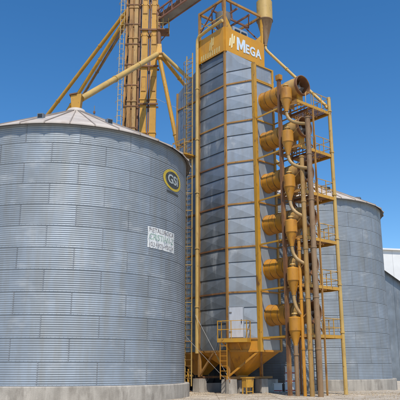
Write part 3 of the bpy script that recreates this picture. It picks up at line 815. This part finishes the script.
# ------------------------------------------------------------------ access tower with platforms
at = thing('access_tower', 'yellow steel access tower of six railed platforms at the fan ends', 'access tower', tuple(W(3, 4.5, 0)), RZ)
UR, VR, VB = 4.5, 5.5, 3.55
def apart(n, g, m): return mesh_obj(n, g, m, at)
apart('post', G().tube([W(UR, VR, 0), W(UR, VR, 10), W(UR, VR, 19.35)], .125, 14), M_cream)
for k in range(6):
    apart('post_collar', G().lathe(W(UR, VR, LV[k] + .3), (0, 0, 1), [(0, .12), (0, .16), (.08, .16), (.08, .12)], 14), M_cream)
apart('post', uvbox(G(), .82, 1.02, 4.16, 4.36, 0, 20.0), M_brn)
apart('post', uvbox(G(), UR - .06, UR + .06, VB - .06, VB + .06, 0, 19.2), M_obr)
apart('post_cap', uvbox(G(), .78, 1.08, 4.08, 4.44, 20.0, 20.35), M_ora)
for k in range(6):
    z = LV[k] + .06 + (.12 if k == 5 else 0)
    # frame beams
    for (a, b, m) in (((1.2, VR), (UR, VR), M_yel), ((1.2, VB), (UR, VB), M_obr), ((UR, VB), (UR, VR), M_yel), ((1.2, VB), (1.2, VR), M_obr)):
        apart('platform_beam', G().bar(W(*a, z), W(*b, z), .08, .19), m)
    apart('platform_beam', G().bar(W(2.75, VB, z - .01), W(2.75, VR, z - .01), .07, .15), M_brn)
    ns = 9
    for i in range(ns):
        u = 2.9 + i * (UR - 2.98) / (ns - 1)
        apart('deck_slat', G().bar(W(u, VB + .03, z + .085), W(u, VR - .03, z + .085), .11, .03), M_brn if i % 3 else M_obr)
    for i in range(3):
        u = 1.4 + i * .55
        apart('deck_slat', G().bar(W(u, VB + .03, z + .085), W(u, VR - .03, z + .085), .16, .03), M_obr)
    apart('deck_stringer', G().bar(W(2.75, 4.5, z + .03), W(UR, 4.5, z + .03), .06, .08), M_obr)
    # railings
    rh = 1.02
    for (u, v) in ((2.85, VR), (3.68, VR), (UR - .02, 4.5), (UR - .02, VB + .1), (3.5, VB)):
        apart('rail_post', G().bar(W(u, v, z + .09), W(u, v, z + rh + .08), .04, .04), M_yel)
    for h in (.55, 1.08):
        apart('rail', G().bar(W(2.85, VR, z + h), W(UR, VR, z + h), .035, .035), M_yel)
        apart('rail', G().bar(W(UR - .02, VB + .1, z + h), W(UR - .02, VR, z + h), .035, .035), M_cream)
        apart('rail', G().bar(W(2.85, VB, z + h), W(3.5, VB, z + h), .035, .035), M_obr)
    # loop guard before the fan outlet
    pts = [W(2.05, VR + .02, z + .1), W(2.05, VR + .02, z + .75), W(2.15, VR + .02, z + .9), W(2.5, VR + .02, z + .9), W(2.6, VR + .02, z + .75), W(2.6, VR + .02, z + .1)]
    apart('guard_loop', G().tube(pts, .022, 6), M_yel)
    # ties to the dryer
    zt = LV[k] + .02
    apart('tie_beam', G().bar(W(OC[0] + .02, OC[1] + .13, zt + .02), W(.93, 4.2, zt + .02), .07, .10), M_yel)
    apart('tie_beam', G().bar(W(.93, 4.3, zt), W(1.2, VR, zt), .07, .09), M_obr)
    apart('tie_beam', G().bar(W(2.8, 1.97, zt + .04), W(2.75, VB, zt + .04), .06, .08), M_obr)
    for (uu, vv) in ((1.22, 6.28), (1.2, 5.68)):
        if (uu, vv) == (1.22, 6.28) and k == 5: continue
        if (uu, vv) == (1.2, 5.68) and k > 3: continue
        apart('pipe_bracket', G().bar(W(1.25, VR, zt + .1), W(uu, vv - .12, zt + .1), .06, .07), M_obr)
    if k < 5:
        apart('brace', G().bar(W(.93, 4.24, zt + .1), W(1.2, VR, zt + 1.3), .05, .05), M_obr)
apart('post', uvbox(G(), 2.69, 2.81, VB - .05, VB + .05, 0, 18.9), M_brn)
apart('post', uvbox(G(), 2.71, 2.80, VR - .045, VR + .045, 0, 18.15), M_obr)
for k in range(5):
    z = LV[k] + .2
    apart('brace', G().bar(W(2.8, VB, z), W(UR, VB, z + 2.6), .06, .06), M_obr)
    apart('brace', G().bar(W(2.75, VB, z + 2.6), W(2.75, VR, z), .06, .06), M_brn)
    apart('conduit', G().tube([W(3.3 + .1 * (k % 2), VB - .07, z), W(3.3 + .1 * (k % 2), VB - .07, z + 2.7)], .03, 8), M_gry)
# ladder between platforms
for v in (3.2, 3.48): apart('ladder_rail', G().bar(W(4.28 if v < 3.4 else 4.30, v, .2), W(4.28 if v < 3.4 else 4.30, v, 19.4), .045, .045, DU), M_blk)
for k in range(46):
    apart('ladder_rung', G().bar(W(4.29, 3.2, .6 + k * .4), W(4.29, 3.48, .6 + k * .4), .028, .028), M_blk)
for k in range(6): apart('ladder_bracket', G().bar(W(4.29, 3.46, LV[k]), W(4.29, VB, LV[k]), .05, .05), M_obr)

# ------------------------------------------------------------------ big cyclone on top and its pipe
bc = thing('top_cyclone', 'large cream cyclone hanging beside the top of the dryer', 'cyclone', tuple(W(4.35, -.1, 25.6)), RZ)
b = W(4.35, -.1, 0)
mesh_obj('barrel', G().lathe(b, (0, 0, 1), [(27.75, .62), (29.4, .62), (29.5, .5), (29.55, .001)], 30), M_cream, bc)
mesh_obj('cone', G().lathe(b, (0, 0, 1), [(27.72, .64), (27.78, .65), (27.74, .61), (25.75, .14), (25.6, .14)], 30), M_tan, bc)
mesh_obj('bracket', G().bar(W(WU, -.1, 27.5), W(4.35, -.1, 27.5), .1, .1), M_yel, bc)
tp = thing('slanting_pipe', 'long cream pipe slanting from the top cyclone down to the platforms', 'pipe', tuple(W(4.35, -.1, 25.6)), RZ)
pts = [W(4.35, -.1, 25.64), W(4.35, -.08, 25.35), W(4.36, .12, 25.05), W(4.42, 3, 21.55), W(4.45, 5.25, 18.85), W(4.46, 5.36, 18.6)]
mesh_obj('pipe', G().tube(pts, .11, 14), M_cream, tp)
for s in (.35, .7):
    p = pts[2].lerp(pts[4], s); d = (pts[4] - pts[2]).normalized()
    mesh_obj('collar', G().lathe(p, d, [(0, .11), (0, .14), (.08, .14), (.08, .11)], 14), M_cream, tp)

# ------------------------------------------------------------------ bucket elevators
def trunk(t, x0, x1, y0, y1, m, z1=36.0, name='trunk'):
    o = mesh_obj(name, G().box((x0, y0, 0), (x1, y1, z1)), m, t)
    z = 2.4
    while z < z1:
        mesh_obj('trunk_flange', G().box((x0 - .05, y0 - .05, z), (x1 + .05, y1 + .05, z + .09)), m, t)
        z += 3.0
    return o
e1 = thing('bucket_elevator', 'tall bucket elevator with two bright yellow square trunks behind the near silo', 'elevator', (-4.4, 48.2, 0))
trunk(e1, -5.08, -4.52, 47.9, 48.4, M_yel); trunk(e1, -4.26, -3.72, 47.9, 48.4, M_yel)
for z in (4, 8, 12, 15.9, 19.4, 22.9, 26.4, 29.9, 33.4):
    mesh_obj('cross_tie', G().box((-5.25, 47.76, z), (-3.55, 47.86, z + .14)), M_brn, e1)
    mesh_obj('cross_tie', G().box((-5.25, 48.46, z), (-3.55, 48.56, z + .14)), M_brn, e1)
for z in (24.2, 28.6, 31.6):                              # inspection covers
    for xc in (-4.8, -3.99):
        c_ = mesh_obj('cover', G().box((xc - .19, 47.87, z), (xc + .19, 47.895, z + 1.3)), M_yel, e1)
        for (a, b_) in (((xc - .21, z - .03), (xc - .16, z + 1.33)), ((xc + .16, z - .03), (xc + .21, z + 1.33)), ((xc - .16, z - .03), (xc + .16, z + .03)), ((xc - .16, z + 1.27), (xc + .16, z + 1.33))):
            mesh_obj('cover_frame', G().box((a[0], 47.85, a[1]), (b_[0], 47.90, b_[1])), M_obr, e1)
mesh_obj('stiffener', G().box((-4.46, 48.1, 0), (-4.32, 48.3, 36)), M_brn, e1)
mesh_obj('head', G().lathe((-4.4, 47.85, 36.0), (0, 1, 0), [(0, .001), (0, .75), (.6, .75), (.6, .001)], 24), M_yel, e1)
mesh_obj('boot', G().box((-5.2, 47.8, 0), (-3.6, 48.5, 1.2)), M_yel, e1)
e2 = thing('bucket_elevator', 'rusty orange and grey bucket elevator left of the bright yellow trunks', 'elevator', (-5.8, 48.6, 0))
trunk(e2, -5.78, -5.46, 48.3, 48.8, M_tan2); trunk(e2, -6.22, -5.92, 48.3, 48.8, M_obr)
mesh_obj('stiffener', G().box((-5.40, 48.4, 0), (-5.24, 48.6, 36)), M_brn, e2)
mesh_obj('stiffener', G().box((-6.55, 48.35, 0), (-6.38, 48.55, 36)), M_obr, e2)
mesh_obj('head', G().lathe((-5.84, 48.25, 36.0), (0, 1, 0), [(0, .001), (0, .55), (.55, .55), (.55, .001)], 24), M_obr, e2)
mesh_obj('back_plate', G().box((-6.42, 48.84, 0), (-5.2, 48.88, 36)), M_bdk, e2)
mesh_obj('stiffener', G().box((-5.9, 48.42, 0), (-5.82, 48.62, 36)), M_obr, e2)
for k in range(18):
    z = 1.5 + k * 1.95
    mesh_obj('cross_tie', G().box((-6.55, 48.26, z), (-5.24, 48.30, z + .08)), M_brn, e2)
    mesh_obj('brace', G().bar((-6.47, 48.34, z), (-6.25, 48.34, z + 1.9), .05, .05), M_obr, e2)
# ladder on the elevator
el = thing('elevator_ladder', 'pale thin caged ladder on the left of the elevator trunks', 'ladder', (-6.85, 48.4, 0))
for x in (-7.0, -6.68): mesh_obj('rail', G().bar((x, 48.3, .3), (x, 48.3, 35), .05, .05, (0, 1, 0)), M_cream, el)
for k in range(70): mesh_obj('rung', G().bar((-7.0, 48.3, 1 + k * .48), (-6.68, 48.3, 1 + k * .48), .03, .03), M_cream, el)
for k in range(24):
    z = 3 + k * 1.35
    mesh_obj('cage_hoop', G().tube([Vector((-6.84 + .33 * cos(pi * t / 8), 48.3 - .5 * sin(pi * t / 8), z)) for t in range(9)], .02, 6), M_cream, el)
for z in (6, 12, 18, 24, 30): mesh_obj('bracket', G().bar((-6.7, 48.33, z), (-6.4, 48.4, z), .04, .05), M_obr, el)

# distributor
db = thing('spout_distributor', 'yellow spout distributor box on the right of the elevator trunks', 'distributor', (-3.45, 47.6, 27.0))
mesh_obj('box', G().hexa([Vector(p) for p in ((-3.72, 47.2, 27.0), (-3.2, 47.2, 27.0), (-3.2, 47.75, 27.0), (-3.72, 47.75, 27.0), (-3.65, 47.3, 28.3), (-3.3, 47.3, 28.3), (-3.3, 47.85, 28.3), (-3.65, 47.85, 28.3))]), M_yel, db)
mesh_obj('flange', G().box((-3.78, 47.15, 27.3), (-3.14, 47.72, 27.4)), M_obr, db)
mesh_obj('inlet_pipe', G().tube([(-3.5, 47.55, 28.3), (-3.6, 47.75, 30.5), (-3.75, 48.1, 32.5)], .17, 12), M_brn, db)
mesh_obj('hanger', G().box((-3.5, 47.7, 26.4), (-3.38, 48.15, 29.5)), M_brn, db)

def spout(a, b, r, m, label, collars=(.3, .62)):
    a, b = Vector(a), Vector(b)
    t = thing('grain_spout', label, 'spout pipe', tuple(b), 0, 'grain spout pipes')
    mesh_obj('pipe', G().tube([a, a.lerp(b, .5), b], r, 14), m, t)
    d = (b - a).normalized()
    for s in collars:
        mesh_obj('collar', G().lathe(a.lerp(b, s), d, [(-.05, r), (-.05, r + .04), (.05, r + .04), (.05, r)], 14), m, t)
    return t
apx = Vector((LS[0], LS[1], ZE + RISE))
J = Vector((-3.5, 47.3, 27.2))
spout(J + Vector((-.15, 0, .1)), apx + Vector((.25, .2, 1.15)), .215, M_cream, 'thick cream spout pipe running down to the peak of the near silo')
sbx = thing('spout_box', 'yellow spout box on the peak of the near silo roof', 'spout box', tuple(apx + Vector((0, 0, .2))))
p = apx + Vector((0, 0, .2))
mesh_obj('box', G().hexa([p + Vector(q) for q in ((-.26, -.26, 0), (.26, -.26, 0), (.26, .26, 0), (-.26, .26, 0), (-.36, -.3, .95), (.34, -.3, 1.1), (.34, .34, 1.1), (-.36, .34, .95))]), M_yel, sbx)
mesh_obj('lid', G().hexa([p + Vector(q) for q in ((-.44, -.38, .96), (.05, -.38, 1.06), (.05, .4, 1.06), (-.44, .4, .96), (-.44, -.38, 1.04), (.05, -.38, 1.14), (.05, .4, 1.14), (-.44, .4, 1.04))]), M_brn, sbx)
mesh_obj('flange', G().box(p + Vector((-.34, -.34, 0)), p + Vector((.34, .34, .08))), M_obr, sbx)
ra = Vector((RS[0], RS[1], ZE + RISE + .25))
spout(J + Vector((.25, .1, .25)), ra, .16, M_cream, 'upper cream spout pipe running right toward the far silo')
a = J + Vector((.2, .15, .0)); b = px(200, 104, 52)
spout(a, a.lerp(b, 1.5), .16, M_yel, 'lower yellow spout pipe going right behind the dryer')
a = J + Vector((.05, .2, -.1)); b = px(180, 158, 47)
spout(a, a.lerp(b, 2.6), .17, M_yel, 'steep yellow spout pipe dropping behind the right edge of the near silo')
a = px(129, 8, 49.2); b = px(46, 117, 54); spout(a, a.lerp(b, 1.7), .17, M_yel, 'leftmost yellow spout pipe slanting down behind the near silo', (.2, .5))
a = px(130, 12, 49.2); b = px(65, 115, 54); spout(a, a.lerp(b, 1.8), .17, M_yel, 'middle yellow spout pipe slanting down behind the near silo', (.25, .5))
a = px(130, 18, 49.3); b = px(71, 115, 55); spout(a, a.lerp(b, 1.8), .13, M_tan, 'thinner tan spout pipe slanting down behind the near silo peak', (.3,))
# spout supports on the elevator (where the three left spouts start)
sx = thing('spout_header', 'rusty spout header box at the top left of the elevators', 'distributor', tuple(px(131, 10, 49.3)))
p = px(131, 10, 49.3)
mesh_obj('box', G().box(p + Vector((-.3, -.3, -.8)), p + Vector((.3, .3, .6))), M_obr, sx)
mesh_obj('flange', G().box(p + Vector((-.36, -.35, -.3)), p + Vector((.36, .35, -.2))), M_brn, sx)

# conveyor bridge from the elevators to the dryer top
cb = thing('conveyor_bridge', 'red-brown steel conveyor bridge crossing from the elevators to the dryer top', 'conveyor', (-3, 48, 30), RZ)
A = px(166, 29, 47.6); A = Vector((A.x, A.y, 30.9)); CBL = 9.0
def cbp(t, s, z): return A + DV * t + DU * s + Vector((0, 0, z))
for s in (-.45, .45):
    for z in (0, 1.0): mesh_obj('chord', G().bar(cbp(-1.2, s, z), cbp(CBL, s, z), .10, .13), M_rust2, cb)
    for k in range(9):
        t = -1 + k * 1.2
        mesh_obj('upright', G().bar(cbp(t, s, 0), cbp(t, s, 1.0), .07, .07), M_rust2, cb)
        mesh_obj('diagonal', G().bar(cbp(t, s, 0), cbp(min(t + 1.2, CBL), s, 1.0), .05, .05), M_rust2, cb)
mesh_obj('trough', G().hexa([cbp(-1.2, -.28, .15), cbp(CBL, -.28, .15), cbp(CBL, .28, .15), cbp(-1.2, .28, .15), cbp(-1.2, -.28, .7), cbp(CBL, -.28, .7), cbp(CBL, .28, .7), cbp(-1.2, .28, .7)]), M_brn, cb)
mesh_obj('walkway', G().hexa([cbp(-1.2, -.44, -.02), cbp(CBL, -.44, -.02), cbp(CBL, .44, -.02), cbp(-1.2, .44, -.02), cbp(-1.2, -.44, .03), cbp(CBL, -.44, .03), cbp(CBL, .44, .03), cbp(-1.2, .44, .03)]), M_gry, cb)
for s in (-.45, .45): mesh_obj('support', G().bar(cbp(7.6, s, .0), Vector((*W(1.6 + s, -1.4, 0).xy, 27.7)), .1, .1), M_rust2, cb)
mesh_obj('support', G().bar(cbp(-.6, -.4, .0), Vector((-3.8, 48.3, 30.6)), .1, .1), M_rust2, cb)
mesh_obj('support', G().bar(cbp(-1.0, .4, .0), Vector((-3.8, 48.4, 29)), .1, .1), M_rust2, cb)
# head service platform on the elevators
hp = thing('elevator_platform', 'small railed platform high on the right of the elevator trunks', 'platform', (-3.3, 48, 29.8))
mesh_obj('deck', G().box((-3.68, 47.4, 29.75), (-2.7, 48.6, 29.85)), M_brn, hp)
for (x, y) in ((-2.72, 47.42), (-2.72, 48.58), (-3.2, 47.42), (-3.66, 47.42), (-2.72, 48.0)):
    mesh_obj('rail_post', G().bar((x, y, 29.85), (x, y, 31.0), .04, .04), M_cream, hp)
for z in (30.4, 30.98):
    mesh_obj('rail', G().bar((-3.68, 47.42, z), (-2.7, 47.42, z), .04, .04), M_cream, hp)
    mesh_obj('rail', G().bar((-2.72, 47.4, z), (-2.72, 48.6, z), .04, .04), M_cream, hp)
mesh_obj('knee_brace', G().bar((-2.8, 48, 29.75), (-3.72, 48.1, 28.6), .07, .07), M_brn, hp)

# ------------------------------------------------------------------ ground level odds and ends
def pier(u, v, s, h, label):
    t = thing('concrete_pier', label, 'concrete pier', tuple(W(u, v, 0)), RZ, 'concrete piers under the dryer')
    g = G().hexa([W(u - s, v + s, -.05), W(u + s, v + s, -.05), W(u + s, v - s, -.05), W(u - s, v - s, -.05),
                  W(u - s * .94, v + s * .94, h), W(u + s * .94, v + s * .94, h), W(u + s * .94, v - s * .94, h), W(u - s * .94, v - s * .94, h)])
    mesh_obj('block', g, M_conc, t)
    mesh_obj('base_plate', uvbox(G(), u - .2, u + .2, v - .2, v + .2, h, h + .03), M_brn, t)
    return t
pier(0, .05, .36, .90, 'concrete pier under the front corner of the dryer')
pier(0, -LB, .33, .90, 'concrete pier under the left corner of the dryer, next to the near silo')
pier(*LEG, .3, .90, 'concrete pier under the right leg of the dryer')
pier(WU, -LB, .33, .90, 'concrete pier under the rear corner of the dryer')
pw = thing('pit_wall', 'low pale concrete wall with a dark gap under the dryer hopper', 'wall', tuple(W(1.5, -1, 0)), RZ)
mesh_obj('wall_block', uvbox(G(), .75, 1.75, .02, .22, -.05, .82), M_conc, pw)
mesh_obj('wall_block', uvbox(G(), 2.75, WU + .6, -.2, 0, -.05, .85), M_conc, pw)
mesh_obj('wall_block', uvbox(G(), .2, WU, -LB - .1, -LB + .1, -.05, .6), M_conc, pw)
for u in (.95, 1.5, 3.2):
    mesh_obj('stanchion', uvbox(G(), u, u + .06, .23 if u < 2 else .02, .29 if u < 2 else .08, 0, .92), M_obr, pw)
# yellow stand
ys = thing('yellow_stand', 'small yellow steel stand with a box top under the dryer hopper', 'stand', tuple(W(1.0, 1.0, 0)), RZ)
yu, yv = .72, .95
mesh_obj('box', G().hexa([W(yu - .3, yv + .2, .42), W(yu + .3, yv + .2, .42), W(yu + .3, yv - .2, .42), W(yu - .3, yv - .2, .42), W(yu - .33, yv + .2, .98), W(yu + .33, yv + .2, .98), W(yu + .3, yv - .2, .98), W(yu - .3, yv - .2, .98)]), M_yel, ys)
mesh_obj('lid', uvbox(G(), yu - .37, yu + .37, yv - .25, yv + .25, .98, 1.02), M_yel, ys)
for (a, b_) in ((-.27, .17), (.27, .17), (-.27, -.17), (.27, -.17)):
    mesh_obj('leg', uvbox(G(), yu + a - .03, yu + a + .03, yv + b_ - .03, yv + b_ + .03, .02, .45), M_yel, ys)
mesh_obj('stretcher', uvbox(G(), yu - .27, yu + .27, yv + .15, yv + .19, .15, .20), M_yel, ys)
# white boxes with red line
def wbox(x0, x1, y0, y1, z0, z1, label):
    t = thing('white_box', label, 'box', ((x0 + x1) / 2, (y0 + y1) / 2, z0), 0, 'white boxes with red line')
    mesh_obj('body', G().box((x0, y0, z0), (x1, y1, z1)), M_white, t)
    mesh_obj('lid', G().box((x0 - .04, y0 - .04, z1), (x1 + .04, y1 + .04, z1 + .05)), M_white, t)
    mesh_obj('stripe', G().box((x0 + .02, y0 - .012, z0 + .08), (x1 - .02, y0, z0 + .15)), M_red, t)
wbox(5.72, 6.55, 43.2, 44.0, .0, .55, 'bottom white box with red line stacked right of the dryer hopper')
wbox(5.75, 6.5, 43.25, 43.95, .60, 1.08, 'middle white box with red line stacked right of the dryer hopper')
wbox(5.78, 6.46, 43.3, 43.9, 1.13, 1.62, 'top white box with red line stacked right of the dryer hopper')
wbox(4.75, 5.45, 42.6, 43.2, .0, .55, 'single white box with red line on the ground, left of the stack')
# yellow valve post at the silo edge
vp = thing('yellow_post', 'short yellow post in the shade right of the near silo foundation', 'post', (-.75, 43.6, 0))
mesh_obj('shaft', G().box((-.86, 43.5, 0), (-.7, 43.66, 1.5)), M_yel, vp)
mesh_obj('crossbar', G().box((-.95, 43.52, 1.0), (-.45, 43.62, 1.12)), M_yel, vp)
mesh_obj('foot_plate', G().box((-.98, 43.4, .03), (-.58, 43.78, .07)), M_brn, vp)

# blower, and a dark box added so the space behind the dryer base reads black
bb = thing('blower_backdrop', 'dark scroll blower and added dark backdrop box behind the left leg of the dryer', 'blower', (.6, 46.8, 0))
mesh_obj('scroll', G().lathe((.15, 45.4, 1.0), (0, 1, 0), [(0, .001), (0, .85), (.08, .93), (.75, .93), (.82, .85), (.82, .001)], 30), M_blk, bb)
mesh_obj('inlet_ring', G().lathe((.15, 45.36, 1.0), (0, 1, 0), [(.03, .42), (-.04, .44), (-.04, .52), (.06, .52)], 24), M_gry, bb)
mesh_obj('dark_backdrop', G().box((-2.2, 46.4, 0), (3.6, 48.9, 2.9)), M_bdk, bb)
mesh_obj('backdrop_roof', G().hexa([Vector(q) for q in ((-2.4, 46.2, 2.9), (3.8, 46.2, 2.9), (3.8, 49, 2.9), (-2.4, 49, 2.9), (-2.4, 46.2, 2.98), (3.8, 46.2, 2.98), (3.8, 49, 3.3), (-2.4, 49, 3.3))]), M_gry, bb)
for x in (-1.6, -.5, .6, 1.7, 2.8): mesh_obj('box_rib', G().box((x, 46.34, 0), (x + .08, 46.4, 2.9)), M_brn, bb)

# guy cables
def cable(a, b, r, label, buckle=None):
    a, b = Vector(a), Vector(b)
    t = thing('guy_cable', label, 'cable', tuple(a), 0)
    pts = [a.lerp(b, i / 12) - Vector((0, 0, .004 * (b - a).length * sin(pi * i / 12))) for i in range(13)]
    mesh_obj('wire', G().tube(pts, r, 6), M_cable, t)
    if buckle:
        d = (b - a).normalized(); p = a.lerp(b, buckle)
        mesh_obj('turnbuckle', G().tube([p - d * .25, p - d * .2, p + d * .2, p + d * .25], .04, 8, radii=[.015, .045, .045, .015]), M_cream, t)
    mesh_obj('anchor_eye', G().tube([a - Vector((0, 0, .12)), a + Vector((0, 0, .02))], .035, 8), M_brn, t)
cable(W(-.36, .1, .9), px(184.5, 335, 38.2), .012, 'pale guy cable from the front pier up to the edge of the near silo')
cable(W(-.3, .42, .85), W(-.48, -2.7, 5.0), .012, 'pale guy cable from the front pier up to the left corner of the dryer', .3)
for i, (p, q, lab) in enumerate(((px(128, 70, 48), px(70, 30, 60), 'thin wire left of the elevators, running up into the sky'),
                                 (Vector((-3.72, 47.9, 23.5)), px(186, 112, 46.6), 'thin dark wire between the elevators and the sheet tower'))):
    if i == 1: cable(p, q, .012, lab)

# ------------------------------------------------------------------ white warehouse at the right edge
wh = thing('warehouse', 'white sheet-clad warehouse beyond the right edge of the far silo', 'warehouse', (31, 78, 0))
X0, X1, Y0_, Y1_ = 21.2, 44.0, 75.0, 95.0
def roofz(x): return 15.6 - .045 * (x - X0)
npan = 18
for k in range(npan):
    xa = X0 + (X1 - X0) * k / npan; xb = X0 + (X1 - X0) * (k + 1) / npan - .02
    zl = lambda x: max(8.6, 14.1 - .75 * (x - X0)) if x < 27 else 8.6
    g = G().hexa([(xa, Y0_, zl(xa)), (xb, Y0_, zl(xb)), (xb, Y0_ + .12, zl(xb)), (xa, Y0_ + .12, zl(xa)), (xa, Y0_, roofz(xa)), (xb, Y0_, roofz(xb)), (xb, Y0_ + .12, roofz(xb)), (xa, Y0_ + .12, roofz(xa))])
    mesh_obj('cladding_panel', g, M_white, wh)
    g = G().hexa([(xa, Y0_ + .6, 0), (xb, Y0_ + .6, 0), (xb, Y0_ + .7, 0), (xa, Y0_ + .7, 0), (xa, Y0_ + .6, 14.0), (xb, Y0_ + .6, 14.0), (xb, Y0_ + .7, 14.0), (xa, Y0_ + .7, 14.0)])
    mesh_obj('lower_panel', g, M_galvd if k < 7 else M_galvm, wh)
mesh_obj('roof', G().hexa([(X0 - .1, Y0_ - .3, roofz(X0)), (X1 + .3, Y0_ - .3, roofz(X1)), (X1 + .3, Y1_, roofz(X1) + 1), (X0 - .1, Y1_, roofz(X0) + 1), (X0 - .1, Y0_ - .3, roofz(X0) + .2), (X1 + .3, Y0_ - .3, roofz(X1) + .2), (X1 + .3, Y1_, roofz(X1) + 1.2), (X0 - .1, Y1_, roofz(X0) + 1.2)]), M_white, wh)
mesh_obj('side_wall', G().box((X0, Y0_ + .13, 0), (X0 + .2, Y1_, 15.4)), M_white, wh)
mesh_obj('side_wall', G().box((X1 - .2, Y0_ + .13, 0), (X1, Y1_, 14.4)), M_white, wh)

# loose grain and grit on the yard
random.seed(5)
g = G()
for i in range(5200):
    x = random.uniform(-1.5, 13); y = random.uniform(30.5, 45) if random.random() < .5 else random.gauss(39.4, 1.2)
    if y < 30.3 or y > 46: continue
    q = random.uniform(.006, .03) * (2.2 if random.random() < .04 else 1)
    p = Vector((x, y, .034)); a = random.uniform(0, 6.28)
    g.add([p + Vector((cos(a) * q, sin(a) * q, 0)), p + Vector((cos(a + 2.1) * q, sin(a + 2.1) * q, 0)), p + Vector((cos(a + 4.2) * q, sin(a + 4.2) * q, 0)), p + Vector((0, 0, q * 1.2))],
          [(0, 1, 3), (1, 2, 3), (2, 0, 3)])
gt = mesh_obj('loose_grit', g, M_grit); tag(gt, 'loose grit and spilled grain scattered over the dusty yard', 'grit', kind='stuff')
